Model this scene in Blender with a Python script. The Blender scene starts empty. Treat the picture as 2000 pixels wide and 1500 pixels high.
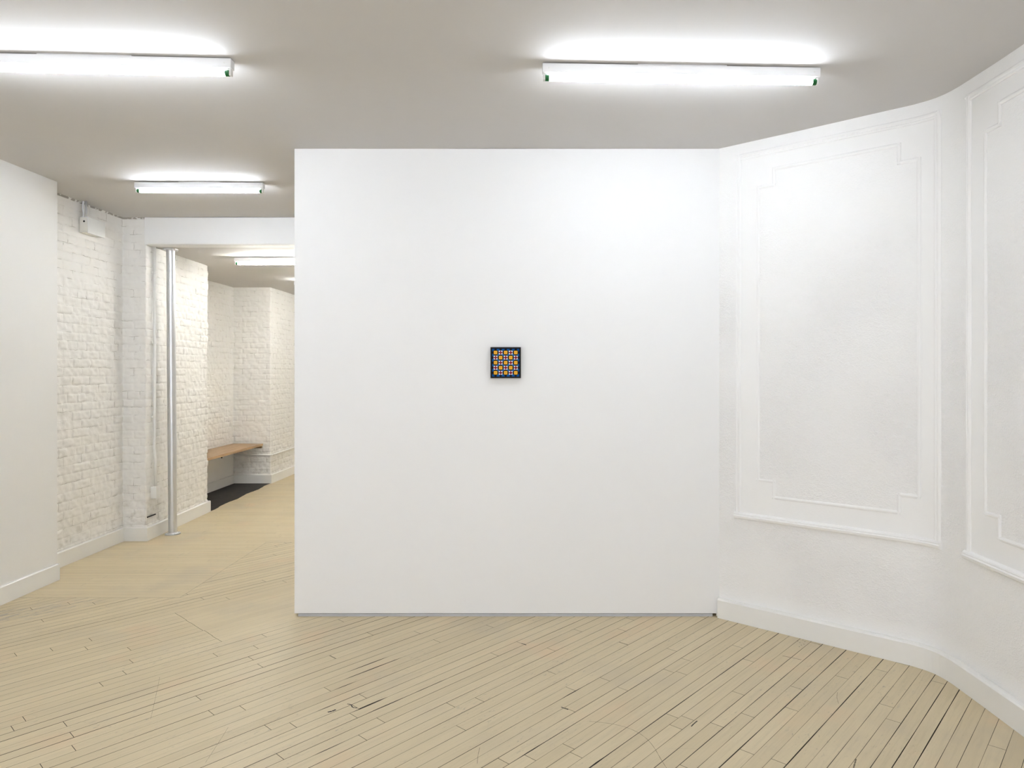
import bpy, bmesh, math, random
import numpy as np
from mathutils import Vector, Matrix

random.seed(7)
SC = bpy.context.scene
COL = SC.collection

CAM_H = 1.485      # camera height
CEIL = 2.833       # front ceiling
CEIL2 = 2.592      # lower ceiling of the back passage
F = 1333.0

# ------------------------------------------------------------------ helpers
def link(o, parent=None):
    COL.objects.link(o)
    if parent is not None:
        o.parent = parent
    return o

def mesh_obj(name, verts, faces, mat=None, parent=None, smooth=False, mats=None, fm=None):
    me = bpy.data.meshes.new(name)
    me.from_pydata([tuple(v) for v in verts], [], faces)
    for m in (mats or ([mat] if mat else [])):
        me.materials.append(m)
    if fm:
        me.polygons.foreach_set('material_index', fm)
    if smooth:
        me.polygons.foreach_set('use_smooth', [True] * len(me.polygons))
    me.update()
    return link(bpy.data.objects.new(name, me), parent)

def bm_obj(name, bm, mat, parent=None, smooth=False, angle=None):
    me = bpy.data.meshes.new(name)
    bmesh.ops.recalc_face_normals(bm, faces=bm.faces[:])
    bm.to_mesh(me); bm.free()
    for m in (mat if isinstance(mat, (list, tuple)) else [mat]):
        me.materials.append(m)
    if smooth:
        me.polygons.foreach_set('use_smooth', [True] * len(me.polygons))
        if angle:
            try: me.set_sharp_from_angle(angle=angle)
            except Exception: pass
    me.update()
    return link(bpy.data.objects.new(name, me), parent)

def box(bm, x0, x1, y0, y1, z0, z1, bevel=0.0, seg=2):
    r = bmesh.ops.create_cube(bm, size=1.0)
    vs = r['verts']
    for v in vs:
        v.co = Vector(((x0 + x1) / 2 + v.co.x * (x1 - x0), (y0 + y1) / 2 + v.co.y * (y1 - y0), (z0 + z1) / 2 + v.co.z * (z1 - z0)))
    if bevel > 0:
        es = list({e for v in vs for e in v.link_edges})
        bmesh.ops.bevel(bm, geom=es, offset=bevel, segments=seg, affect='EDGES', profile=0.5)
    return bm

def tube(bm, pts, r, n=16, cap=True):
    pts = [Vector(p) for p in pts]
    rs = r if isinstance(r, (list, tuple)) else [r] * len(pts)
    rings = []
    for i, p in enumerate(pts):
        a = pts[max(i - 1, 0)]; b = pts[min(i + 1, len(pts) - 1)]
        d = (b - a).normalized()
        ref = Vector((0, 0, 1)) if abs(d.z) < .9 else Vector((1, 0, 0))
        u = d.cross(ref).normalized(); w = d.cross(u)
        rings.append([bm.verts.new(p + (u * math.cos(2 * math.pi * k / n) + w * math.sin(2 * math.pi * k / n)) * rs[i]) for k in range(n)])
    for a, b in zip(rings, rings[1:]):
        for k in range(n):
            bm.faces.new((a[k], a[(k + 1) % n], b[(k + 1) % n], b[k]))
    if cap:
        bm.faces.new(rings[0][::-1]); bm.faces.new(rings[-1])
    return bm

def empty(name, loc, label=None, cat=None, group=None, rz=0):
    o = bpy.data.objects.new(name, None)
    o.location = loc; o.rotation_euler = (0, 0, rz); o.empty_display_size = .05
    link(o)
    return tag(o, label, cat, group)

def tag(o, label, cat, group=None):
    if label: o['label'] = label
    if cat: o['category'] = cat
    if group: o['group'] = group
    return o

def struct(o):
    o['kind'] = 'structure'
    return o

# ---- paths in plan
def normals(pts):
    out = []
    n = len(pts)
    for i in range(n):
        ns = []
        if i > 0:
            d = (Vector(pts[i]) - Vector(pts[i - 1])).normalized(); ns.append(Vector((d.y, -d.x)))
        if i < n - 1:
            d = (Vector(pts[i + 1]) - Vector(pts[i])).normalized(); ns.append(Vector((d.y, -d.x)))
        if len(ns) == 1: out.append(ns[0])
        else:
            m = (ns[0] + ns[1]).normalized()
            out.append(m / max(.3, m.dot(ns[0])))
    return out

def sweep(name, pts, profile, mat, parent=None, z0=0.0):
    """closed profile [(offset from wall, z)] along a plan path"""
    ns = normals(pts); V = []; Fc = []
    k = len(profile)
    for p, n in zip(pts, ns):
        for o, z in profile:
            V.append((p[0] + n.x * o, p[1] + n.y * o, z + z0))
    for i in range(len(pts) - 1):
        for j in range(k):
            a = i * k + j; b = i * k + (j + 1) % k
            Fc.append((a, b, b + k, a + k))
    Fc.append(tuple(range(k))[::-1]); Fc.append(tuple(range((len(pts) - 1) * k, len(pts) * k)))
    o = mesh_obj(name, V, Fc, mat, parent)
    bm = bmesh.new(); bm.from_mesh(o.data); bmesh.ops.recalc_face_normals(bm, faces=bm.faces[:]); bm.to_mesh(o.data); bm.free()
    return o

# ---- numpy value noise
_tab = np.random.RandomState(3).rand(256, 256)
def vnoise(x, y, seed=0):
    x = x + seed * 17.13; y = y + seed * 5.71
    xi = np.floor(x).astype(int); yi = np.floor(y).astype(int)
    fx = x - xi; fy = y - yi
    fx = fx * fx * (3 - 2 * fx); fy = fy * fy * (3 - 2 * fy)
    g = lambda a, b: _tab[a & 255, b & 255]
    return ((g(xi, yi) * (1 - fx) + g(xi + 1, yi) * fx) * (1 - fy) + (g(xi, yi + 1) * (1 - fx) + g(xi + 1, yi + 1) * fx) * fy) * 2 - 1

# ------------------------------------------------------------------ materials
class NT:
    def __init__(s, name):
        s.m = bpy.data.materials.new(name); s.m.use_nodes = True
        s.t = s.m.node_tree; s.t.nodes.clear()
        s.out = s.n('ShaderNodeOutputMaterial')
        s.b = s.n('ShaderNodeBsdfPrincipled')
        s.l(s.b.outputs[0], s.out.inputs[0])
    def n(s, kind, **kw):
        nd = s.t.nodes.new(kind)
        for k, v in kw.items():
            setattr(nd, k, v)
        return nd
    def l(s, a, b): s.t.links.new(a, b)
    def noise(s, scale, detail=3, vec=None, rough=.55, dist=0):
        nd = s.n('ShaderNodeTexNoise'); nd.inputs['Scale'].default_value = scale
        nd.inputs['Detail'].default_value = detail; nd.inputs['Roughness'].default_value = rough
        nd.inputs['Distortion'].default_value = dist
        if vec is not None: s.l(vec, nd.inputs['Vector'])
        return nd.outputs['Fac']
    def ramp(s, v, a, b):
        nd = s.n('ShaderNodeMapRange'); nd.interpolation_type = 'SMOOTHSTEP'
        nd.inputs['From Min'].default_value = a; nd.inputs['From Max'].default_value = b
        s.l(v, nd.inputs['Value']); return nd.outputs[0]
    def math(s, op, a, b=None):
        nd = s.n('ShaderNodeMath', operation=op)
        for i, v in enumerate((a, b)):
            if v is None: continue
            if isinstance(v, (int, float)): nd.inputs[i].default_value = v
            else: s.l(v, nd.inputs[i])
        return nd.outputs[0]
    def mix(s, fac, a, b):
        nd = s.n('ShaderNodeMix', data_type='RGBA')
        if isinstance(fac, (int, float)): nd.inputs['Factor'].default_value = fac
        else: s.l(fac, nd.inputs['Factor'])
        for key, v in ((6, a), (7, b)):
            if isinstance(v, tuple): nd.inputs[key].default_value = (*v[:3], 1)
            else: s.l(v, nd.inputs[key])
        return nd.outputs[2]
    def coord(s, kind='Object'):
        return s.n('ShaderNodeTexCoord').outputs[kind]
    def mapping(s, vec, scale=(1, 1, 1), rot=(0, 0, 0)):
        nd = s.n('ShaderNodeMapping'); nd.inputs['Scale'].default_value = scale; nd.inputs['Rotation'].default_value = rot
        s.l(vec, nd.inputs['Vector']); return nd.outputs[0]
    def bump(s, h, strength, dist):
        nd = s.n('ShaderNodeBump'); nd.inputs['Strength'].default_value = strength; nd.inputs['Distance'].default_value = dist
        s.l(h, nd.inputs['Height']); s.l(nd.outputs[0], s.b.inputs['Normal']); return nd

def plain(name, col, rough=.5, metal=0.0, var=0.0, bump=0.0, bscale=60):
    t = NT(name)
    t.b.inputs['Roughness'].default_value = rough; t.b.inputs['Metallic'].default_value = metal
    c = t.coord()
    if var:
        d = tuple(v * (1 - var) for v in col)
        t.l(t.mix(t.noise(9, 4, c), d, col), t.b.inputs['Base Color'])
    else:
        t.b.inputs['Base Color'].default_value = (*col, 1)
    if bump: t.bump(t.noise(bscale, 4, c), bump, .002)
    return t.m

def lin(r, g, b):
    f = lambda v: (v / 255 / 12.92) if v / 255 <= .04045 else ((v / 255 + .055) / 1.055) ** 2.4
    return (f(r), f(g), f(b))

M_WALL = plain('smooth_white_paint', (.83, .83, .83), .6, var=.012, bump=.10, bscale=140)
M_LEFTWALL = plain('left_white_paint', (.80, .795, .78), .6, var=.012, bump=.10, bscale=140)
M_CEIL = plain('ceiling_paint', (.595, .580, .570), .75, var=.02, bump=.15, bscale=12)
M_BASE = plain('baseboard_gloss_paint', (.82, .815, .79), .38, var=.02, bump=.15, bscale=25)
M_TRIM = plain('moulding_paint', (.868, .867, .862), .5, var=.01, bump=.3, bscale=45)
M_ENAMEL = plain('fixture_white_enamel', (.80, .80, .81), .35, var=.01)
M_HOLDER = plain('lampholder_plastic', (.75, .75, .73), .4)
M_GREEN = plain('green_lamp_cap', (.0, .11, .02), .5)
M_DARK = plain('dark_gap', (.03, .028, .025), .8)
M_GREYMETAL = plain('grey_track_metal', (.56, .57, .59), .45, metal=.0, var=.25, bump=.3)
M_BLACK = plain('black_frame_lacquer', (.006, .006, .006), .5)
M_SUB = plain('dark_subfloor', (.035, .028, .02), .9)
M_PIPE = plain('painted_pipe', (.80, .795, .775), .45, var=.02)
M_OUTLET = plain('outlet_plastic', (.82, .82, .80), .4)
M_BOXP = plain('box_cream_paint', (.78, .765, .72), .4, var=.03)
M_BOXW = plain('box_cover_paint', (.76, .77, .76), .35, var=.03)

def steel(name='galvanised_steel', c=(.72, .73, .75), r=.40):
    t = NT(name); co = t.coord()
    t.b.inputs['Metallic'].default_value = .92
    s = t.mapping(co, (30, 30, 1.2))
    n1 = t.noise(4, 4, s); n2 = t.noise(14, 3, co)
    t.l(t.mix(n1, tuple(v * .86 for v in c), c), t.b.inputs['Base Color'])
    t.l(t.math('ADD', t.math('MULTIPLY', n2, .16), r - .08), t.b.inputs['Roughness'])
    t.bump(n2, .06, .002)
    return t.m
M_STEEL = steel()

def emit(name, col, strength):
    t = NT(name); t.t.nodes.remove(t.b)
    e = t.n('ShaderNodeEmission'); e.inputs[0].default_value = (*col, 1); e.inputs[1].default_value = strength
    t.l(e.outputs[0], t.out.inputs[0]); return t.m
M_TUBE = emit('fluorescent_glow', (.92, .985, 1.085), 60)
M_TUBE_WARM = emit('fluorescent_glow_warm', (.985, .985, .945), 122)
M_FILL = emit('added_fill_pane', (.935, .985, 1.07), 4.9)  # glow of the added fill window, brightens walls and floor from the front

def brick_mat():
    t = NT('painted_brick'); uv = t.coord('UV'); ob = t.coord()
    t.b.inputs['Roughness'].default_value = .5
    # small wobble on the joint lines
    nz = t.n('ShaderNodeTexNoise'); nz.inputs['Scale'].default_value = 22; t.l(uv, nz.inputs['Vector'])
    sub = t.n('ShaderNodeVectorMath', operation='SUBTRACT'); t.l(nz.outputs['Color'], sub.inputs[0]); sub.inputs[1].default_value = (.5, .5, .5)
    scl = t.n('ShaderNodeVectorMath', operation='SCALE'); t.l(sub.outputs[0], scl.inputs[0]); scl.inputs['Scale'].default_value = .016
    add = t.n('ShaderNodeVectorMath', operation='ADD'); t.l(uv, add.inputs[0]); t.l(scl.outputs[0], add.inputs[1])
    br = t.n('ShaderNodeTexBrick', offset=.5, offset_frequency=2, squash=.5, squash_frequency=6)
    br.inputs['Scale'].default_value = 1.0; br.inputs['Brick Width'].default_value = .212; br.inputs['Row Height'].default_value = .0688
    br.inputs['Mortar Size'].default_value = .0022; br.inputs['Mortar Smooth'].default_value = .6
    t.l(add.outputs[0], br.inputs['Vector'])
    patch = t.ramp(t.noise(9, 3, uv), .50, .64)
    fac = t.math('MULTIPLY', br.outputs['Fac'], patch)
    spots = t.ramp(t.noise(48, 2, uv), .715, .76)
    fac2 = t.math('MAXIMUM', t.math('MULTIPLY', fac, .62), t.math('MULTIPLY', t.math('MULTIPLY', spots, t.ramp(t.noise(3.5, 2, uv), .5, .6)), .55))
    # grime close to the floor
    sep = t.n('ShaderNodeSeparateXYZ'); t.l(uv, sep.inputs[0])
    low = t.math('MULTIPLY', t.math('SUBTRACT', 1.0, t.ramp(sep.outputs[1], .15, .6)), t.ramp(t.noise(14, 5, uv), .52, .68))
    base = t.mix(t.noise(5, 4, ob), (.80, .785, .755), (.84, .83, .81))
    base = t.mix(t.math('MULTIPLY', low, .35), base, (.42, .39, .33))
    seam = t.math('MULTIPLY', t.math('GREATER_THAN', sep.outputs[1], 2.817), t.ramp(t.noise(26, 3, uv), .42, .52))
    fac2 = t.math('MAXIMUM', fac2, t.math('MULTIPLY', seam, .75))
    t.l(t.mix(fac2, base, (.20, .17, .13)), t.b.inputs['Base Color'])
    h = t.math('ADD', t.math('MULTIPLY', t.noise(70, 5, ob), .6), t.math('MULTIPLY', br.outputs['Fac'], -.9))
    t.bump(h, .55, .003)
    return t.m
M_BRICK = brick_mat()

def stucco_mat():
    t = NT('old_white_plaster'); ob = t.coord()
    t.b.inputs['Roughness'].default_value = .55
    at = t.n('ShaderNodeAttribute', attribute_name='stucco')
    big = t.ramp(t.noise(2.2, 3, ob), .36, .60)
    vn = t.n('ShaderNodeTexNoise'); vn.inputs['Scale'].default_value = 62; vn.inputs['Detail'].default_value = 3; vn.inputs['Distortion'].default_value = 1.2
    t.l(t.mapping(ob, (1, 1, 1.5)), vn.inputs['Vector'])
    h = t.math('MULTIPLY', t.ramp(vn.outputs['Fac'], .42, .68), t.math('MULTIPLY', at.outputs['Fac'], t.math('ADD', t.math('MULTIPLY', big, .6), .4)))
    h2 = t.math('ADD', h, t.math('MULTIPLY', t.noise(7, 2, ob), .5))
    t.l(t.mix(t.noise(4, 4, ob), (.855, .852, .845), (.87, .868, .864)), t.b.inputs['Base Color'])
    t.bump(h2, .62, .0043)
    return t.m
M_STUCCO = stucco_mat()

def floor_mat(name, rot, base, dark):
    t = NT(name); ob = t.coord()
    pl = t.n('ShaderNodeAttribute', attribute_name='plank').outputs['Fac']
    pl2 = t.n('ShaderNodeAttribute', attribute_name='worn').outputs['Fac']
    rotv = t.mapping(ob, (1, 1, 1), (0, 0, rot))
    grain = t.noise(1.0, 6, t.mapping(rotv, (3.2, 60, 1)), .65, .4)
    fine = t.noise(1.0, 5, t.mapping(rotv, (14, 260, 1)), .6)
    c = t.mix(pl, dark, base)
    c = t.mix(t.math('MULTIPLY', t.ramp(grain, .42, .78), .36), c, tuple(v * .66 for v in base))
    c = t.mix(t.math('MULTIPLY', t.ramp(fine, .5, .8), .16), c, tuple(v * .55 for v in base))
    # broad greyish and pinkish wear
    g1 = t.ramp(t.noise(1.7, 4, ob), .50, .74)
    c = t.mix(t.math('MULTIPLY', g1, .55), c, (base[0] * .78, base[1] * .80, base[2] * .88))
    g3 = t.ramp(t.noise(2.6, 3, t.mapping(ob, (1, 1, 1), (0, 0, 1.1))), .56, .75)
    c = t.mix(t.math('MULTIPLY', g3, .45), c, (base[0] * 1.04, base[1] * .90, base[2] * .86))
    # scuffs: small grey marks in patches
    sc = t.math('MULTIPLY', t.ramp(t.noise(1.0, 6, t.mapping(rotv, (26, 70, 1)), .7), .56, .70), t.ramp(t.noise(2.3, 3, ob), .47, .62))
    c = t.mix(t.math('MULTIPLY', sc, .60), c, (.24, .22, .19))
    # crossing scratches
    w = t.n('ShaderNodeTexNoise'); w.inputs['Scale'].default_value = 1.0; w.inputs['Detail'].default_value = 2
    t.l(t.mapping(ob, (2.0, 190, 1), (0, 0, .5)), w.inputs['Vector'])
    scr = t.math('MULTIPLY', t.ramp(w.outputs['Fac'], .74, .80), t.ramp(t.noise(1.6, 2, ob), .52, .62))
    c = t.mix(t.math('MULTIPLY', scr, .55), c, (.30, .26, .19))
    # specks
    sp = t.ramp(t.noise(85, 2, ob), .74, .78)
    c = t.mix(t.math('MULTIPLY', sp, .45), c, (.16, .13, .09))
    # grey worn stain (vertex attribute: where the stain lies)
    st = t.math('MULTIPLY', pl2, t.ramp(t.noise(1.0, 6, t.mapping(rotv, (9, 40, 1)), .75), .44, .66))
    c = t.mix(t.math('MULTIPLY', st, .85), c, (.27, .255, .25))
    t.l(c, t.b.inputs['Base Color'])
    t.l(t.math('ADD', t.math('MULTIPLY', t.noise(6, 4, ob), .22), .34), t.b.inputs['Roughness'])
    t.b.inputs['Specular IOR Level'].default_value = .4
    t.bump(t.math('ADD', grain, t.math('MULTIPLY', t.noise(3.0, 2, ob), 1.2)), .12, .003)
    return t.m

BW = .0602                                  # strip width
VPX = 2240.0
TH = math.atan((VPX - 1045) / F)            # angle of the strips from the view direction
SN, CS = math.sin(TH), math.cos(TH)
FB = (.665, .560, .372); FD = (.600, .500, .325)
M_FLOOR = floor_mat('old_maple_strips', -(math.pi / 2 - TH), FB, FD)
M_FLOORX = floor_mat('old_maple_strips_across', 0, FB, FD)
def dark_floor():
    t = NT('black_painted_floor'); ob = t.coord()
    t.b.inputs['Roughness'].default_value = .7
    n = t.noise(1.0, 5, t.mapping(ob, (7, 26, 1)), .7)
    t.l(t.mix(t.ramp(n, .35, .75), (.016, .014, .012), (.045, .039, .033)), t.b.inputs['Base Color'])
    t.bump(n, .6, .006); return t.m
M_BLACKFLOOR = dark_floor()
def wood():
    t = NT('bench_oak'); ob = t.coord()
    g = t.noise(1.0, 5, t.mapping(ob, (40, 3, 40)), .6, .5)
    t.l(t.mix(t.ramp(g, .3, .75), (.50, .335, .185), (.37, .23, .115)), t.b.inputs['Base Color'])
    t.b.inputs['Roughness'].default_value = .42
    t.bump(g, .1, .002); return t.m
M_OAK = wood()

# ------------------------------------------------------------------ camera
cam = bpy.data.cameras.new('camera'); co = bpy.data.objects.new('camera', cam); COL.objects.link(co)
co.location = (0, 0, CAM_H); co.rotation_euler = (math.pi / 2, 0, 0)
cam.sensor_width = 36; cam.lens = F / 2000 * 36; cam.shift_x = -45 / 2000; cam.shift_y = -25 / 2000
cam.clip_start = .02; cam.clip_end = 100
SC.camera = co

def ground(px, py):
    Y = F * CAM_H / (py - 725.0)
    return (px - 1045) * Y / F, Y

# ------------------------------------------------------------------ floor
def to_uv(X, Y): return X * SN + Y * CS, X * CS - Y * SN
def to_xy(u, v): return u * SN + v * CS, u * CS - v * SN
V0 = to_uv(*ground(1400, 1210))[1]
def bidx(v): return math.floor((v - V0) / BW)

J = []
for ox, oy, sc_, pts in (
    (0, 1050, 2.857, [(280,617),(512,575),(490,625),(833,553),(730,628),(742,698),(555,810),(72,1068),(363,1040),(1190,647),(1413,603),(1385,665),(1445,710),(1098,888),(1173,973),(1495,1060),(1637,1047),(1847,660),(235,1280)]),
    (560, 1160, 2.857, [(315,155),(245,348),(1140,330),(1325,282),(1455,303),(1895,282),(525,705),(905,615),(1060,583),(415,565),(375,625),(1455,430),(1560,520),(1750,467),(1850,520),(1565,640),(1560,845),(1600,892),(1350,910)]),
    (1200, 1160, 2.857, [(70,282),(340,318),(415,372),(275,420),(405,452),(20,520),(760,375),(715,562),(1035,530),(1015,652),(780,690),(290,668),(310,730),(440,705),(705,868),(890,925),(1540,630),(1585,717),(370,955),(1810,495)])):
    for a, b in pts:
        J.append(to_uv(*ground(ox + a / sc_, oy + b / sc_)))
joints = {}
for u, v in J:
    joints.setdefault(bidx(v), []).append(u)

# places where a seam has opened into a black gap: (px,py)-(px,py), extra width
WIDE = []
for (x1, y1, x2, y2, w) in ((320,468,600,358,.006),(275,525,355,495,.006),(365,415,522,356,.006),(205,512,250,498,.005),(390,634,503,590,.009),(500,645,640,575,.004),
                            (735,530,860,475,.003),(200,640,432,570,.004),(140,892,283,842,.004),(1300,900,1400,850,.003),(1540,555,1590,530,.004),(1680,955,1740,915,.005)):
    a = to_uv(*ground(560 + x1 / 2.857, 1160 + y1 / 2.857)); b = to_uv(*ground(560 + x2 / 2.857, 1160 + y2 / 2.857))
    vm = (a[1] + b[1]) / 2
    line = round((vm - V0) / BW)
    WIDE.append((line, min(a[0], b[0]), max(a[0], b[0]), w))

def clip(poly, a, b, c):
    """keep a*x+b*y<=c"""
    out = []
    for i in range(len(poly)):
        p, q = poly[i], poly[(i + 1) % len(poly)]
        dp = a * p[0] + b * p[1] - c; dq = a * q[0] + b * q[1] - c
        if dp <= 0: out.append(p)
        if (dp < 0 < dq) or (dq < 0 < dp):
            t = dp / (dp - dq); out.append((p[0] + (q[0] - p[0]) * t, p[1] + (q[1] - p[1]) * t))
    return out

V = []; FA = []; PL = []; MI = []; WO = []
def stain(x, y):
    cx, cy = ground(20, 1200)
    a, b = x - cx, y - cy
    ca, sa = math.cos(.62), math.sin(.62)
    p, q = a * ca + b * sa, -a * sa + b * ca
    return max(0.0, 1 - (p / .62) ** 2 - (q / .20) ** 2)
def addpoly(poly, plank, mi, z=0.0):
    if len(poly) < 3: return
    s = sum(poly[i][0] * poly[(i + 1) % len(poly)][1] - poly[(i + 1) % len(poly)][0] * poly[i][1] for i in range(len(poly)))
    if abs(s) < 1e-8: return
    if s < 0: poly = poly[::-1]
    n = len(V)
    for p in poly: V.append((p[0], p[1], z)); WO.append(stain(p[0], p[1]))
    FA.append(tuple(range(n, n + len(poly)))); PL.append(plank); MI.append(mi)

SX, SY1, SY2 = -2.33, 4.475, 5.925          # seams between the three laying zones
rg = random.Random(11)
linegap = {}
def lgap(k):
    if k not in linegap:
        r = rg.random()
        linegap[k] = (.0010 + .0007 * rg.random()) if r < .55 else (.0017 + .0012 * rg.random()) if r < .88 else .0034
    return linegap[k]
pc1 = to_uv(*ground(339.5, 1198.8)); pc2 = to_uv(*ground(437.5, 1254.8))
PV0, PV1, PU0 = min(pc1[1], pc2[1]), max(pc1[1], pc2[1]), (pc1[0] + pc2[0]) / 2
step = .05
ks = [bidx(to_uv(x, y)[1]) for x, y in ((-4, -3), (2.4, -3), (-4, 6.2), (2.4, 6.2))]
for k in range(min(ks) - 1, max(ks) + 2):
    va = V0 + k * BW; vb = va + BW
    js = sorted(joints.get(k, []))
    # random joints where the photo gave none
    u = -6 + rg.random() * 1.8
    while u < 9:
        if all(abs(u - j) > .75 for j in js): js.append(u)
        u += 1.0 + rg.random() * 1.9
    js.sort()
    inpatch = PV0 - .01 < (va + vb) / 2 < PV1 + .01
    if inpatch: js = sorted([j for j in js if not (PU0 - .3 < j < PU0 + 2.0)] + [PU0 + .006 * rg.random()])
    cuts = [-7.0] + js + [9.0]
    for a, b in zip(cuts, cuts[1:]):
        tone = .25 + .75 * rg.random()
        if rg.random() < .12: tone = rg.random() * .3
        a2 = a + .0011; b2 = b - .0011
        n = max(1, int((b2 - a2) / step))
        us = [a2 + (b2 - a2) * i / n for i in range(n + 1)]
        def edge(uu, line, sgn, v):
            g = lgap(line) * (.75 + .6 * abs(math.sin(uu * 5.1 + line * 1.7)))
            if inpatch and uu > PU0 and PV0 < v < PV1: g *= .22
            for (ln, u0, u1, w) in WIDE:
                if ln == line and u0 < uu < u1:
                    g += w * (.45 + .55 * abs(math.sin(uu * 47))) 
            return v + sgn * g / 2
        for i in range(n):
            u0, u1 = us[i], us[i + 1]
            q = [to_xy(u0, edge(u0, k, 1, va)), to_xy(u1, edge(u1, k, 1, va)), to_xy(u1, edge(u1, k + 1, -1, vb)), to_xy(u0, edge(u0, k + 1, -1, vb))]
            xs = [p[0] for p in q]; ys = [p[1] for p in q]
            if max(xs) < -3.75 or min(xs) > 2.2 or max(ys) < -3 or min(ys) > SY2: continue
            if min(ys) < SY1:
                p1 = q if max(ys) < SY1 else clip(q, 0, 1, SY1 - (.001 if min(xs) < SX else 0))
                addpoly(p1, tone, 0)
            if max(ys) > SY1:
                p2 = clip(q, 0, -1, -SY1)
                p2 = clip(p2, -1, 0, -SX) if p2 else p2
                p2 = clip(p2, 0, 1, SY2 - .002) if p2 else p2
                addpoly(p2, tone, 0)
# strips laid straight across, in the passage
def across(x0, x1, y0, y1):
    y = y0
    while y < y1:
        yb = min(y + BW, y1)
        x = x0; first = True
        while x < x1:
            L = (.4 + rg.random() * 1.6) if first else (.9 + rg.random() * 1.8); first = False
            xe = min(x + L, x1)
            g = .0003 + .0007 * rg.random() * rg.random()
            if rg.random() < .07: g = .0016
            tone = .35 + .65 * rg.random()
            n = max(1, int((xe - x) / .3))
            for i in range(n):
                xa = x + (xe - x) * i / n; xb = x + (xe - x) * (i + 1) / n
                addpoly([(xa + (.0004 if i == 0 else 0), y + g / 2), (xb - (.0004 if i == n - 1 else 0), y + g / 2), (xb - (.0004 if i == n - 1 else 0), yb - g / 2), (xa + (.0004 if i == 0 else 0), yb - g / 2)], tone, 1)
            x = xe
        y = yb
across(-3.75, SX - .001, SY1 + .0008, SY2)
across(-4.1, 0.4, SY2, 13.2)
fl = mesh_obj('floor', V, FA, mats=[M_FLOOR, M_FLOORX], fm=MI)
a = fl.data.attributes.new('plank', 'FLOAT', 'FACE'); a.data.foreach_set('value', PL)
a = fl.data.attributes.new('worn', 'FLOAT', 'POINT'); a.data.foreach_set('value', WO)
struct(fl)
bm = bmesh.new(); box(bm, -4.3, 2.6, -3.2, 13.4, -.06, -.004)
struct(bm_obj('floor_base', bm, M_SUB, fl))
# fine curved scratch and splintered marks in the boards
def ribbon(name, pix, w, mat, parent):
    pts = [Vector(ground(*p)) for p in pix]
    # smooth
    for _ in range(2):
        q = [pts[0]]
        for p0, p1 in zip(pts, pts[1:]): q += [p0 * .75 + p1 * .25, p0 * .25 + p1 * .75]
        q.append(pts[-1]); pts = q
    Vv = []; Ff = []
    for i, p in enumerate(pts):
        d = (pts[min(i + 1, len(pts) - 1)] - pts[max(i - 1, 0)]).normalized(); n = Vector((-d.y, d.x))
        ww = w * (.35 + .65 * abs(math.sin(i * 1.3))) * (0.2 if i in (0, len(pts) - 1) else 1)
        Vv += [(p.x + n.x * ww, p.y + n.y * ww, .0004), (p.x - n.x * ww, p.y - n.y * ww, .0004)]
        if i: Ff.append((2 * i - 2, 2 * i - 1, 2 * i + 1, 2 * i))
    return mesh_obj(name, Vv, Ff, mat, parent)
M_SCR = plain('scratch_brown', (.20, .16, .11), .8)
ribbon('scratch', [(1150, 1409), (1185, 1412), (1215, 1418), (1240, 1427), (1262, 1441), (1278, 1460), (1290, 1482), (1303, 1502)], .0011, M_SCR, fl)
ribbon('scratch', [(312, 1322), (306, 1352), (299, 1384), (294, 1405)], .0006, M_SCR, fl)
ribbon('scratch', [(446, 1420), (430, 1446), (413, 1472), (401, 1490)], .0007, M_SCR, fl)
ribbon('scratch', [(937, 1460), (933, 1478), (932, 1492)], .0010, M_SCR, fl)
ribbon('scratch', [(1636, 1352), (1634, 1362), (1638, 1375)], .0009, M_SCR, fl)
ribbon('scratch', [(1528, 1281), (1548, 1285), (1566, 1289)], .0026, M_SCR, fl)
ribbon('scratch', [(1667, 1500), (1670, 1490), (1672, 1482)], .0032, M_SCR, fl)
ribbon('splinter', [(640, 1391), (650, 1389), (656, 1386)], .0055, M_DARK, fl)
ribbon('splinter', [(678, 1375), (686, 1376), (688, 1382), (697, 1383)], .003, M_DARK, fl)
ribbon('splinter', [(1350, 1419), (1356, 1413), (1362, 1408)], .003, M_DARK, fl)
ribbon('splinter', [(1096, 1381), (1103, 1384), (1110, 1386)], .0035, M_DARK, fl)
ribbon('splinter', [(1018, 1257), (1023, 1258), (1028, 1260)], .004, M_DARK, fl)
for p in ((1558,1252),(1562,1255),(1568,1250),(1565,1260),(1572,1253),(1561,1263),(1600,1259),(1603,1262),(1570,1258)):
    ribbon('nail_hole', [(p[0] - 1, p[1]), (p[0], p[1] + .4), (p[0] + 1, p[1])], .0025, M_DARK, fl)

# ------------------------------------------------------------------ smooth walls and ceilings
def wbox(name, x0, x1, y0, y1, z0, z1, mat, bevel=0.0, parent=None):
    b = bmesh.new(); box(b, x0, x1, y0, y1, z0, z1, bevel)
    return struct(bm_obj(name, b, mat, parent))

WC_Y = 4.13; WC_L = -1.456; WC_R = 1.14
wbox('wall_center', WC_L, WC_R, WC_Y, WC_Y + .14, .019, CEIL - .0015, M_WALL, .0015)
# metal track showing under the raised edge of the wall
wbox('baseboard_center', WC_L + .022, 1.075, WC_Y + .0015, WC_Y + .13, .0005, .0165, M_GREYMETAL)
wbox('wall_left', -3.66, -3.40, -3.0, 4.858, 0, CEIL, M_LEFTWALL, .002)
BBH = .118
BBP = [(0, .0008), (.016, .0008), (.016, BBH - .006), (.011, BBH), (0, BBH)]
struct(sweep('baseboard_left', [(-3.40, -2.98), (-3.40, 4.858), (-3.60, 4.858)][:2] + [], [(o * 1.1, z) for o, z in BBP], M_BASE))
struct(sweep('baseboard_left_end', [(-3.3825, 4.859), (-3.60, 4.859)], [(-o * 1.1, z) for o, z in BBP], M_BASE))

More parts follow.
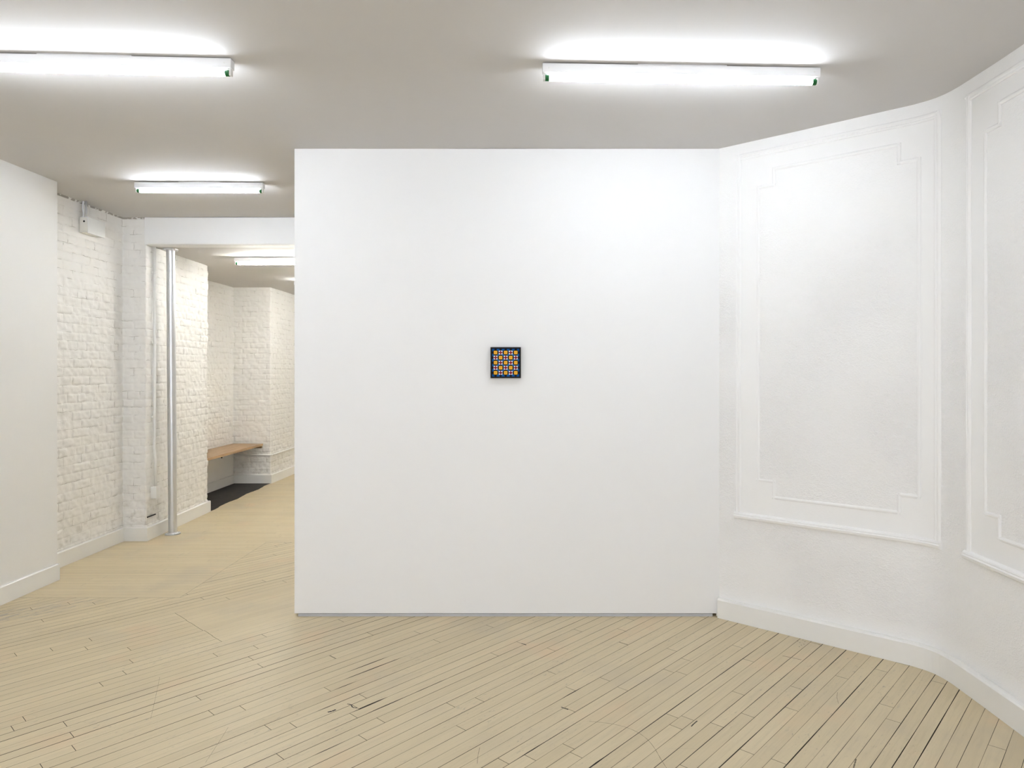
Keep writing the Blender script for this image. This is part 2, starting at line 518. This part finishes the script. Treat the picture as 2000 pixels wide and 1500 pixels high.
# ceilings
def ceiling_sheet(name, x0, x1, y0, y1, z, amp):
    nx, ny = int((x1 - x0) / .1), int((y1 - y0) / .1)
    X, Y = np.meshgrid(np.linspace(x0, x1, nx + 1), np.linspace(y0, y1, ny + 1))
    Z = z + amp * vnoise(X * 1.3, Y * 1.3, 2)
    Vv = np.stack([X.ravel(), Y.ravel(), Z.ravel()], 1)
    idx = np.arange((nx + 1) * (ny + 1)).reshape(ny + 1, nx + 1)
    Ff = np.stack([idx[:-1, :-1], idx[1:, :-1], idx[1:, 1:], idx[:-1, 1:]], -1).reshape(-1, 4)
    return struct(mesh_obj(name, Vv.tolist(), Ff.tolist(), M_CEIL, smooth=True))
ceiling_sheet('ceiling', -3.7, 2.3, -3.1, 5.99, CEIL, .0025)
ceiling_sheet('ceiling_passage', -4.15, 0.5, 6.0, 13.2, CEIL2 + .004, .002)
# dropped edge of the passage ceiling
b = bmesh.new(); box(b, -3.415, 0.3, 5.962, 6.12, CEIL2, CEIL - .002, .008, 3)
struct(bm_obj('wall_bulkhead', b, M_WALL, None))

# added window, unseen behind the camera, glowing as frontal fill for the walls
b = bmesh.new(); box(b, -2.7, 1.3, -2.995, -2.985, .55, 2.35)
pane = struct(bm_obj('added_fill_window', b, M_FILL))
b = bmesh.new()
for x in (-2.7, -1.37, -.03, 1.3): box(b, x - .03, x + .03, -3.0, -2.95, .5, 2.4)
for z in (.5, 2.4): box(b, -2.73, 1.33, -3.0, -2.95, z - .03, z + .03)
struct(bm_obj('added_window_frame', b, M_BASE, pane))  # bars around the added fill pane
wbox('wall_behind_camera', -3.7, 2.3, -3.1, -3.0, 0, CEIL, M_WALL)
wbox('wall_passage_right', -.15, 0.0, WC_Y + .14, 13.0, 0, CEIL, M_WALL)
wbox('wall_passage_end', -3.9, 0.1, 13.0, 13.1, 0, CEIL, M_WALL)

# ------------------------------------------------------------------ painted brick wall (one continuous surface)
BR = [(-3.61, 4.80), (-3.61, 5.98), (-3.41, 5.98), (-3.455, 7.20), (-4.00, 7.22), (-4.00, 9.04), (-3.505, 9.04), (-3.50, 13.0)]
def brick_wall():
    rowh, bw = .0688, .212
    zs = np.concatenate([np.arange(0, CEIL, .0086), [CEIL + .01]])
    P = []; N = []; S = []; K = []
    nn = normals(BR)
    s_off = 0
    for i in range(len(BR) - 1):
        a = np.array(BR[i]); b_ = np.array(BR[i + 1]); L = np.linalg.norm(b_ - a)
        st = .0086 if i < 6 else .014
        n = max(2, int(L / st))
        d = (b_ - a) / L; nv = np.array([d[1], -d[0]])
        for j in range(n + (1 if i == len(BR) - 2 else 0)):
            t = j / n
            P.append(a + (b_ - a) * t)
            if j == 0 and i > 0: N.append(np.array(nn[i]))
            else: N.append(nv)
            S.append(s_off + L * t)
            K.append(min(t, 1 - t) * L)
        s_off += math.ceil(L / (bw / 2)) * bw / 2 if False else L
    P = np.array(P); N = np.array(N); S = np.array(S)
    SS, ZZ = np.meshgrid(S, zs)
    # same warp family as the shader, then the bond
    wx = SS + .0045 * vnoise(SS * 22, ZZ * 22, 1); wz = ZZ + .0045 * vnoise(SS * 20, ZZ * 20, 4)
    row = np.floor(wz / rowh).astype(int)
    w = np.where(row % 6 == 0, bw * .5, bw)
    off = np.where(row % 2 == 0, w * .5, 0)
    bx = (wx + off) / w; bi = np.floor(bx).astype(int)
    fx = (bx - bi); du = np.minimum(fx, 1 - fx) * w
    fz = wz / rowh - row; dz = np.minimum(fz, 1 - fz) * rowh
    d = np.minimum(du, dz)
    g = np.clip(d / .011, 0, 1); g = g * g * (3 - 2 * g)
    fill = .55 + .45 * vnoise(SS * 6, ZZ * 6, 9)
    rnd = _tab[(bi * 7 + row * 31) & 255, (row * 13 + bi * 3) & 255]
    disp = (g - 1) * .0068 * fill + (rnd - .5) * .0075 * g + .0036 * vnoise(SS * 28, ZZ * 32, 5) + .0011 * vnoise(SS * 75, ZZ * 80, 6) + .004 * vnoise(SS * 2.5, ZZ * 2.5, 7)
    edge = np.clip((CEIL + .02 - ZZ) / .02, 0, 1)
    disp = disp
    X = P[:, 0][None, :] + N[:, 0][None, :] * disp
    Y = P[:, 1][None, :] + N[:, 1][None, :] * disp
    nr, nc = X.shape
    Vv = np.stack([X, Y, ZZ], -1).reshape(-1, 3)
    idx = np.arange(nr * nc).reshape(nr, nc)
    Fq = np.stack([idx[:-1, :-1], idx[:-1, 1:], idx[1:, 1:], idx[1:, :-1]], -1).reshape(-1, 4)
    me = bpy.data.meshes.new('wall_brick')
    me.vertices.add(len(Vv)); me.vertices.foreach_set('co', Vv.ravel())
    me.loops.add(Fq.size); me.loops.foreach_set('vertex_index', Fq.ravel())
    me.polygons.add(len(Fq)); me.polygons.foreach_set('loop_start', np.arange(len(Fq)) * 4)
    me.update(calc_edges=True)
    uvl = me.uv_layers.new(name='UVMap')
    uvv = np.stack([SS, ZZ], -1).reshape(-1, 2)[Fq.ravel()]
    uvl.data.foreach_set('uv', uvv.ravel())
    me.polygons.foreach_set('use_smooth', [True] * len(Fq))
    me.materials.append(M_BRICK)
    me.validate()
    return struct(link(bpy.data.objects.new('wall_left_brick', me)))
wallbr = brick_wall()
struct(sweep('baseboard_left_brick', [(-3.61, 4.862), (-3.61, 5.98), (-3.41, 5.98), (-3.455, 7.20), (-3.60, 7.205)], [(o * 1.5, z) for o, z in BBP], M_BASE))
struct(sweep('baseboard_recess', [(-4.00, 7.25), (-4.00, 9.04), (-3.505, 9.04), (-3.50, 12.98)], [(o * 1.5, z) for o, z in BBP], M_BASE))
# smooth board on the recess wall under the bench
wbox('wall_recess_panel', -4.004, -3.986, 7.25, 9.02, .1185, .46, M_BASE)
# open joint low on the pier
b = bmesh.new(); box(b, -3.4125, -3.4045, 5.995, 6.13, .196, .206, .002)
mo = bm_obj('open_mortar_joint', b, M_DARK, wallbr)
mo['label'] = 'black open mortar joint'
# black floor of the recess, ragged edge
rr = random.Random(5)
edge = []
n = 36
for i in range(n + 1):
    t = i / n
    edge.append((-3.452 - .05 * t + .012 * math.sin(t * 19) + .008 * (rr.random() - .5), 7.18 + 1.87 * t))
Vv = [(p[0], p[1], .003) for p in edge] + [(-4.02, p[1], .003) for p in edge]
Vv += [(p[0], p[1], -.003) for p in edge]
m_ = len(edge)
Ff = []
for i in range(n):
    Ff.append((i, i + 1, m_ + i + 1, m_ + i)); Ff.append((i + 1, i, 2 * m_ + i, 2 * m_ + i + 1))
struct(mesh_obj('floor_recess', Vv, Ff, M_BLACKFLOOR))

# ------------------------------------------------------------------ right wall: plaster with panel mouldings
RWALL = [(1.10, 4.1426), (1.115, 4.13)]
d1 = Vector((.767, -.643)).normalized()
def rp(s): return (1.115 + d1.x * s, 4.13 + d1.y * s)
RW = [rp(-.02), rp(.5), rp(1.045)]
bend = [(1.958, 3.408), (1.980, 3.372), (1.995, 3.330), (2.004, 3.285), (2.009, 3.235)]
RW += bend + [(2.012, 3.0), (2.014, 2.0), (2.02, -3.0)]
def densify(P, step):
    out = [P[0]]
    for p, q in zip(P, P[1:]):
        L = math.dist(p, q); n = max(1, int(L / step))
        for i in range(1, n + 1): out.append((p[0] + (q[0] - p[0]) * i / n, p[1] + (q[1] - p[1]) * i / n))
    return out
RD = densify(RW, .02)
RS = [-.02]
for p, q in zip(RD, RD[1:]): RS.append(RS[-1] + math.dist(p, q))
RN = normals(RD)
RDa = np.array(RD); RNa = np.array([tuple(n.normalized()) for n in RN]); RSa = np.array(RS)
def wall_at(s):
    x = np.interp(s, RSa, RDa[:, 0]); y = np.interp(s, RSa, RDa[:, 1])
    nx = np.interp(s, RSa, RNa[:, 0]); ny = np.interp(s, RSa, RNa[:, 1]); l = math.hypot(nx, ny)
    return float(x), float(y), float(nx / l), float(ny / l)
def s_of_pix(px):
    k = (px - 1045) / F
    f = lambda s: (lambda w: w[0] / w[1])(wall_at(s))
    lo, hi = -.02, 2.6
    for _ in range(50):
        m = (lo + hi) / 2
        if f(m) < k: lo = m
        else: hi = m
    return lo
PANELS = [(s_of_pix(1442), s_of_pix(1832), s_of_pix(1481), s_of_pix(1795)),
          (s_of_pix(1892), s_of_pix(1892) + 1.05, s_of_pix(1925), s_of_pix(1925) + .83)]
print('PANELS', PANELS)
OZ0, OZ1 = .632, 2.752
IZ0, IZ1, NT_ = .760, 2.646, .092
def stucco_wall():
    zs = np.arange(0, CEIL + .021, .02)
    SS, ZZ = np.meshgrid(RSa, zs)
    mask = np.ones_like(SS)
    for (o0, o1, i0, i1) in PANELS:
        mask[(SS > o0) & (SS < o1) & (ZZ > OZ0) & (ZZ < OZ1)] = .06
        mask[(SS > i0) & (SS < i1) & (ZZ > IZ0) & (ZZ < IZ1)] = 1
        c = ((SS < i0 + NT_) | (SS > i1 - NT_)) & ((ZZ < IZ0 + NT_) | (ZZ > IZ1 - NT_)) & (SS > o0) & (SS < o1) & (ZZ > OZ0) & (ZZ < OZ1)
        mask[c] = .06
    mask *= np.clip((2.5 - ZZ) / .7, .18, 1)
    mask[ZZ < .2] *= .3
    disp = .003 * vnoise(SS * 1.7, ZZ * 1.7, 3) + .0012 * vnoise(SS * 7, ZZ * 7, 8)
    disp *= np.clip((SS + .02) / .1, 0, 1)
    X = RDa[:, 0][None] + RNa[:, 0][None] * disp; Y = RDa[:, 1][None] + RNa[:, 1][None] * disp
    nr, nc = X.shape
    Vv = np.stack([X, Y, ZZ], -1).reshape(-1, 3); idx = np.arange(nr * nc).reshape(nr, nc)
    Fq = np.stack([idx[:-1, :-1], idx[:-1, 1:], idx[1:, 1:], idx[1:, :-1]], -1).reshape(-1, 4)
    o = mesh_obj('wall_right', Vv.tolist(), Fq.tolist(), M_STUCCO, smooth=True)
    at = o.data.attributes.new('stucco', 'FLOAT', 'POINT'); at.data.foreach_set('value', mask.ravel())
    return struct(o)
stucco_wall()
BBR = [(0, .0008), (.030, .0008), (.030, BBH - .010), (.024, BBH - .003), (.014, BBH), (0, BBH)]
struct(sweep('baseboard_right', [p for i, p in enumerate(RD) if RS[i] > -.012], BBR, M_BASE))

def moulding(name, segs, prof, idx_parent=None):
    """segs: list of (s0,z0,s1,z1) axis-aligned on the wall; prof: [(t,h)] open profile across"""
    Vv = []; Ff = []
    tmax = max(abs(t) for t, h in prof); k = len(prof)
    for (s0, z0, s1, z1) in segs:
        hor = abs(z1 - z0) < 1e-6
        L = abs(s1 - s0) if hor else abs(z1 - z0)
        ex = tmax * .98
        n = max(2, int(L / .03)) if hor else max(2, int(L / .15))
        base = len(Vv)
        for i in range(n + 1):
            t = i / n
            for (tt, h) in prof:
                # mitred look: ends extended by the profile half width
                if hor:
                    s = min(s0, s1) - ex + (L + 2 * ex) * t; z = z0 + tt
                else:
                    s = s0 + tt; z = min(z0, z1) - ex + (L + 2 * ex) * t
                x, y, nx, ny = wall_at(s)
                hh = h * (0.985 if hor else 1)
                hh += .0006 * math.sin(s * 37 + z * 23) if h > 0 else 0
                Vv.append((x + nx * hh, y + ny * hh, z))
        for i in range(n):
            for j in range(k - 1):
                a_ = base + i * k + j
                Ff.append((a_, a_ + 1, a_ + k + 1, a_ + k))
        Ff.append(tuple(base + j for j in range(k))); Ff.append(tuple(base + n * k + j for j in range(k))[::-1])
    o = mesh_obj(name, Vv, Ff, M_TRIM)
    b2 = bmesh.new(); b2.from_mesh(o.data); bmesh.ops.recalc_face_normals(b2, faces=b2.faces[:]); b2.to_mesh(o.data); b2.free()
    return struct(o)
def rprof(w, h, inset=.0): # two-bead profile
    return [(-w, -.004), (-w, h * .45), (-w * .8, h * .75), (-w * .45, h * .8), (-w * .3, h * .5), (-w * .1, h * .55), (w * .15, h), (w * .55, h), (w * .85, h * .6), (w, h * .2), (w, -.004)]
OUT = rprof(.018, .0085)
INN = [(-.010, -.004), (-.010, .0015), (-.006, .0050), (0, .0068), (.006, .0050), (.010, .0015), (.010, -.004)]
SILL = [(-.022, -.004), (-.022, .008), (-.014, .018), (-.002, .022), (.004, .016), (.008, .018), (.014, .015), (.020, .006), (.022, -.004)]
ti = 1
for (o0, o1, i0, i1) in PANELS:
    moulding('trim_%d' % ti, [(o0, OZ0, o0, OZ1), (o1, OZ0, o1, OZ1), (o0, OZ1, o1, OZ1)], OUT); ti += 1
    moulding('trim_%d' % ti, [(o0, .632, o1, .632)], SILL); ti += 1
    n_ = NT_
    moulding('trim_%d' % ti, [(i0, IZ0 + n_, i0, IZ1 - n_), (i1, IZ0 + n_, i1, IZ1 - n_),
        (i0 + n_, IZ0, i1 - n_, IZ0), (i0 + n_, IZ1, i1 - n_, IZ1),
        (i0, IZ0 + n_, i0 + n_, IZ0 + n_), (i1 - n_, IZ0 + n_, i1, IZ0 + n_), (i0, IZ1 - n_, i0 + n_, IZ1 - n_), (i1 - n_, IZ1 - n_, i1, IZ1 - n_),
        (i0 + n_, IZ0, i0 + n_, IZ0 + n_), (i1 - n_, IZ0, i1 - n_, IZ0 + n_), (i0 + n_, IZ1 - n_, i0 + n_, IZ1), (i1 - n_, IZ1 - n_, i1 - n_, IZ1)], INN); ti += 1

# ------------------------------------------------------------------ fluorescent lights
def fluorescent(label, xl, yl, xr, yr, zc, glow=None):
    """front top edge of the housing runs from (xl,yl) to (xr,yr) on a ceiling at height zc"""
    glow = glow or M_TUBE
    ang = math.atan2(yr - yl, xr - xl); L = math.hypot(xr - xl, yr - yl)
    W = .042; Hh = .040
    nx, ny = -math.sin(ang), math.cos(ang)
    cx, cy = (xl + xr) / 2 + nx * W / 2, (yl + yr) / 2 + ny * W / 2
    t = empty('fluorescent_light', (cx, cy, zc), label, 'ceiling light', 'bare tube lights along the ceiling', ang)
    b = bmesh.new(); box(b, -L / 2, L / 2, -W / 2, W / 2, -.0035 - Hh, -.0035, .0022, 2)
    h = bm_obj('housing', b, M_ENAMEL, t)
    b = bmesh.new(); box(b, -L * .16, L * .16, -W / 2 + .003, W / 2 - .003, -.006, .0005)
    bm_obj('mounting_plate', b, M_ENAMEL, t)
    for s in (-1, 1):
        b = bmesh.new(); tube(b, [(s * (L / 2 - .028), -W / 2 - .0012, -.024), (s * (L / 2 - .028), -W / 2 + .001, -.024)], .0035, 12)
        bm_obj('screw', b, M_HOLDER, h)
    zt = -.0035 - Hh - .0175
    for s in (-1, 1):
        b = bmesh.new(); xo = s * (L / 2 - .003); xi = s * (L / 2 - .013)
        box(b, min(xo, xi), max(xo, xi), -.011, .011, zt - .0125, -.0035 - Hh, .003, 2)
        box(b, min(xi, s * (L / 2 - .020)), max(xi, s * (L / 2 - .020)), -.008, .008, zt + .013, -.0035 - Hh, .001, 1)
        bm_obj('lamp_holder', b, M_HOLDER, t)
    b = bmesh.new(); tube(b, [(-L / 2 + .030, 0, zt), (L / 2 - .030, 0, zt)], .0127, 16)
    tb = bm_obj('lamp_tube', b, glow, t, True, .8)
    for s in (-1, 1):
        b = bmesh.new(); tube(b, [(s * (L / 2 - .0125), 0, zt), (s * (L / 2 - .0305), 0, zt)], .0132, 20)
        bm_obj('end_cap', b, M_GREEN, tb, True, .8)['label'] = 'green end cap'
    return t

fluorescent('bare tube ceiling light in front of the plain wall, right of the picture frame', .033, 2.975, 1.264, 3.020, CEIL)
fluorescent('bare tube ceiling light cut off by the left edge of the photo', -2.530, 2.871, -1.306, 2.930, CEIL)
fluorescent('short bare tube ceiling light in front of the dropped ceiling edge', -2.849, 4.850, -1.940, 4.862, CEIL)
fluorescent('bare tube light on the lower passage ceiling, partly hidden by the plain wall', -2.925, 6.63, -1.705, 6.63, CEIL2 + .003, M_TUBE_WARM)
fluorescent('farthest ceiling light, only its left tip visible past the plain wall', -2.975, 8.42, -1.755, 8.42, CEIL2 + .003, M_TUBE_WARM)
fluorescent('added bare tube fill light out of view above the camera on the right', -.10, .20, 1.12, .20, CEIL)  # added out of frame to fill the front room
fluorescent('added bare tube fill light out of view above the camera on the left', -2.60, .20, -1.38, .20, CEIL)  # second added fixture, unseen, fills from the left
fluorescent('added bare tube fill light deep in the passage out of view', -2.60, 10.8, -1.38, 10.8, CEIL2 + .003, M_TUBE_WARM)  # unseen fixture added to brighten the far passage

# ------------------------------------------------------------------ small framed picture
AW, AH = .182, .186
art = empty('framed_picture', ((987.6 - 1045) * 4.10 / F, WC_Y, CAM_H + (725 - 708.3) * 4.10 / F), 'small square black-framed picture of yellow, red and blue squares on the plain white wall', 'picture')
FWD = .0092; DP = .034
b = bmesh.new()
for (x0, x1, z0, z1) in ((-AW/2, AW/2, AH/2 - FWD, AH/2), (-AW/2, AW/2, -AH/2, -AH/2 + FWD), (-AW/2, -AW/2 + FWD, -AH/2 + FWD, AH/2 - FWD), (AW/2 - FWD, AW/2, -AH/2 + FWD, AH/2 - FWD)):
    box(b, x0, x1, -DP, -.001, z0, z1, .0008, 1)
bm_obj('frame', b, M_BLACK, art)
M_BLACK.node_tree.nodes['Principled BSDF'].inputs['Specular IOR Level'].default_value = .15
pm = [plain('paint_black', (.008, .009, .015), .5), plain('paint_blue', lin(0, 84, 158), .5), plain('paint_yellow', lin(238, 176, 40), .5), plain('paint_white', (.85, .84, .84), .5), plain('paint_red', lin(132, 4, 34), .5), plain('paint_ochre', lin(212, 158, 62), .5), plain('paint_grey', lin(110, 110, 105), .5)]
for m_ in pm: m_.node_tree.nodes['Principled BSDF'].inputs['Specular IOR Level'].default_value = .1
iw, ih = AW / 2 - FWD, AH / 2 - FWD
Vv, Ff, Mi = [], [], []
lay = [0]
def pface(pts, mi, y):
    n = len(Vv)
    cl = [(min(max(x, -iw), iw), min(max(z, -ih), ih)) for x, z in pts]
    for x, z in cl: Vv.append((x, y, z))
    Ff.append(tuple(range(n, n + len(pts)))); Mi.append(mi)
D0 = -.026
pface([(-iw, -ih), (iw, -ih), (iw, ih), (-iw, ih)], 0, D0)
for (xa, za, xb, zb) in ((-iw, -ih, iw, -ih), (iw, -ih, iw, ih), (iw, ih, -iw, ih), (-iw, ih, -iw, -ih)):
    n = len(Vv); Vv += [(xa, D0, za), (xb, D0, zb), (xb, -.002, zb), (xa, -.002, za)]; Ff.append((n, n + 1, n + 2, n + 3)); Mi.append(0)
p = .0304
def sq(cx, cz, r): return [(cx - r, cz - r), (cx + r, cz - r), (cx + r, cz + r), (cx - r, cz + r)]
def dia(cx, cz, r): return [(cx, cz - r), (cx + r, cz), (cx, cz + r), (cx - r, cz)]
for i in range(6):
    for j in range(6):
        pface(sq((i - 2.5) * p, (j - 2.5) * p, p * .285), 1, D0 - .0002)
for i in range(5):
    for j in range(5):
        cx, cz = (i - 2) * p, (j - 2) * p
        if (i + j) % 2 == 0:
            r = p * .52; k_ = p * .24
            pface([(cx - k_, cz - r), (cx + k_, cz - r), (cx + r, cz - k_), (cx + r, cz + k_), (cx + k_, cz + r), (cx - k_, cz + r), (cx - r, cz + k_), (cx - r, cz - k_)], 0, D0 - .0004)
            pface(sq(cx, cz, p * .345), 2, D0 - .0006); pface(sq(cx, cz, p * .16), 5, D0 - .0008)
        else:
            pface(dia(cx, cz, p * .58), 0, D0 - .0004)
            pface(sq(cx, cz, p * .365), 3, D0 - .0006); pface(dia(cx, cz, p * .37), 4, D0 - .0008)
            pface(dia(cx, cz, p * .09), 6, D0 - .0010)
            for (sx, sz) in ((1, 0), (-1, 0), (0, 1), (0, -1)):
                a1 = (cx + sx * p * .37 + sz * p * .07, cz + sz * p * .37 + sx * p * .07)
                a2 = (cx + sx * p * .37 - sz * p * .07, cz + sz * p * .37 - sx * p * .07)
                a3 = (cx + sx * p * .31, cz + sz * p * .31)
                pface([a1, a2, a3], 0, D0 - .0007)
mesh_obj('painted_panel', Vv, Ff, parent=art, mats=pm, fm=Mi)

# ------------------------------------------------------------------ steel column
pole = empty('steel_column', (-3.304, 6.225, 0), 'round galvanised steel column beside the white brick pier', 'column')
top = Vector((-.002, -.035, CEIL2))
b = bmesh.new(); tube(b, [(0, 0, .004), tuple(top - Vector((0, 0, .004)))], .0365, 40)
bm_obj('shaft', b, M_STEEL, pole, True, .8)
def flange(name, c, up, parent):
    b = bmesh.new()
    z = c[2]
    if up: tube(b, [(c[0], c[1], z), (c[0], c[1], z + .007)], .066, 48); tube(b, [(c[0], c[1], z + .007), (c[0], c[1], z + .016)], [.047, .040], 40)
    else: tube(b, [(c[0], c[1], z), (c[0], c[1], z - .007)], .064, 48); tube(b, [(c[0], c[1], z - .007), (c[0], c[1], z - .012)], [.046, .040], 40)
    f = bm_obj(name, b, M_STEEL, parent, True, .6)
    for k in range(4):
        a_ = math.pi / 4 + k * math.pi / 2
        b = bmesh.new(); x = c[0] + math.cos(a_) * .054; y = c[1] + math.sin(a_) * .054
        s_ = 1 if up else -1
        tube(b, [(x, y, z + s_ * .006), (x, y, z + s_ * .013)], .0075, 6)
        bm_obj('bolt', b, M_STEEL, f)
flange('base_flange', (0, 0, .0006), True, pole)
flange('top_flange', tuple(top), False, pole)

# ------------------------------------------------------------------ pipe and outlet on the pier
pipe = empty('electrical_conduit', (-3.392, 6.083, .46), 'thin white painted conduit running up the brick pier behind the steel column', 'pipe')
b = bmesh.new()
tube(b, [(0.010, 0, .001), (.010, 0, .20), (.008, 0, .24), (0, 0, .34), (0, 0, CEIL2 - .46)], .0125, 20)
bm_obj('pipe_run', b, M_PIPE, pipe, True)
for z in (.62, 1.28, 1.90):
    b = bmesh.new(); tube(b, [(0, 0, z - .012), (0, 0, z + .012)], .0145, 20); box(b, -.016, -.004, -.03, .03, z - .010, z + .010, .001)
    bm_obj('strap', b, M_PIPE, pipe)
ob_ = empty('outlet_box', (-3.414, 6.085, .353), 'white outlet box at the bottom of the thin wall conduit', 'outlet')
b = bmesh.new(); box(b, 0.002, .050, -.030, .030, 0, .105, .005, 3)
bm_obj('box_body', b, M_OUTLET, ob_, True, .6)
b = bmesh.new(); box(b, .050, .055, -.033, .033, -.004, .109, .003, 2)
pl = bm_obj('cover_plate', b, M_OUTLET, ob_, True, .6)
for zz in (.030, .074):
    b = bmesh.new(); box(b, .0545, .0565, -.014, .014, zz - .013, zz + .013, .0008, 1); so = bm_obj('socket', b, M_OUTLET, pl)

# ------------------------------------------------------------------ box with feeds high on the brick
ebx = empty('electrical_box', (-3.610, 5.40, 2.583), 'white metal electrical box high on the left brick wall below two short ceiling feeds', 'electrical box')
b = bmesh.new(); box(b, .004, .068, 0, .21, 0, .121, .003, 2)
bm_obj('box_body', b, M_BOXP, ebx)
b = bmesh.new(); box(b, .0675, .074, -.002, .214, -.004, .124, .002, 2)
bm_obj('front_cover', b, M_BOXW, ebx)
b = bmesh.new(); box(b, .014, .058, -.0035, .001, .012, .112, .001, 1)
pp = bm_obj('end_plate', b, M_BOXP, ebx)
b = bmesh.new(); tube(b, [(.044, -.0045, .088), (.044, -.003, .088)], .008, 16); bm_obj('knockout_hole', b, M_DARK, pp)
b = bmesh.new(); tube(b, [(.044, -.0050, .098), (.044, -.003, .098)], .004, 12); bm_obj('screw', b, M_STEEL, pp)
b = bmesh.new(); tube(b, [(.052, .012, .118), (.050, .012, CEIL - 2.583)], .0075, 16)
bm_obj('feed_pipe', b, M_STEEL, ebx, True)
b = bmesh.new()
pts, rs = [], []
nz = 60
for i in range(nz + 1):
    z = .118 + (CEIL - 2.583 - .118) * i / nz
    pts.append((.026 + .003 * math.sin(i * .12), .012, z)); rs.append(.0085 if i % 2 else .0070)
tube(b, pts, rs, 14)
bm_obj('armoured_cable', b, M_STEEL, ebx, True)
for x in (.026, .052):
    b = bmesh.new(); tube(b, [(x, .012, .119), (x, .012, .128)], .0115, 6); bm_obj('connector_nut', b, M_STEEL, ebx)

# ------------------------------------------------------------------ bench in the recess
bench = empty('wall_bench', (-3.79, 8.12, .50), 'oak plank bench spanning the brick recess over a black floor', 'bench')
b = bmesh.new(); box(b, -.205, .196, -.895, .900, 0, .029, .002, 2)
bm_obj('seat_board', b, M_OAK, bench)
b = bmesh.new(); box(b, -.195, .186, .868, .905, -.030, 0, .002, 1)
bm_obj('support_cleat', b, plain('cleat_brown', (.25, .17, .10), .6), bench)
b = bmesh.new(); box(b, -.205, -.165, -.89, .866, -.036, 0, .002, 1)
bm_obj('support_cleat', b, M_BASE, bench)
for yy in (.55, -.35):
    b = bmesh.new(); box(b, -.19, .05, yy - .012, yy + .012, -.006, 0); box(b, -.195, -.185, yy - .012, yy + .012, -.12, 0)
    bm_obj('bracket', b, M_DARK, bench)['label'] = 'dark steel bracket'

# thin painted pipe running round the far corner above the baseboard
wp = empty('wall_pipe', (-3.505, 9.04, .377), 'thin horizontal white pipe on far brick wall beyond the bench', 'pipe')
b = bmesh.new()
tube(b, [(-.46, -.014, 0), (0.0, -.014, 0), (.012, -.010, 0), (.018, .004, 0), (.018, .10, 0), (.021, 1.9, .01), (.022, 3.8, .015)], .0115, 16)
bm_obj('pipe_run', b, M_PIPE, wp, True)
b = bmesh.new(); tube(b, [(.018, .045, 0), (.018, .075, 0)], .0145, 16); bm_obj('coupling', b, M_PIPE, wp, True, .6)

# ------------------------------------------------------------------ world and view
w = bpy.data.worlds.new('world'); SC.world = w; w.use_nodes = True
w.node_tree.nodes['Background'].inputs[0].default_value = (.9, .92, 1, 1)
w.node_tree.nodes['Background'].inputs[1].default_value = .02
SC.view_settings.view_transform = 'Standard'; SC.view_settings.look = 'None'
SC.view_settings.exposure = 0.08; SC.view_settings.gamma = 1.0; SC.view_settings.use_curve_mapping = False
SC.cycles.use_denoising = True
SC.cycles.max_bounces = 7; SC.cycles.diffuse_bounces = 6; SC.cycles.glossy_bounces = 3
SC.cycles.use_adaptive_sampling = True; SC.cycles.adaptive_threshold = .03; SC.cycles.use_light_tree = False
SC.cycles.caustics_reflective = False; SC.cycles.caustics_refractive = False
SC.cycles.sample_clamp_indirect = 0
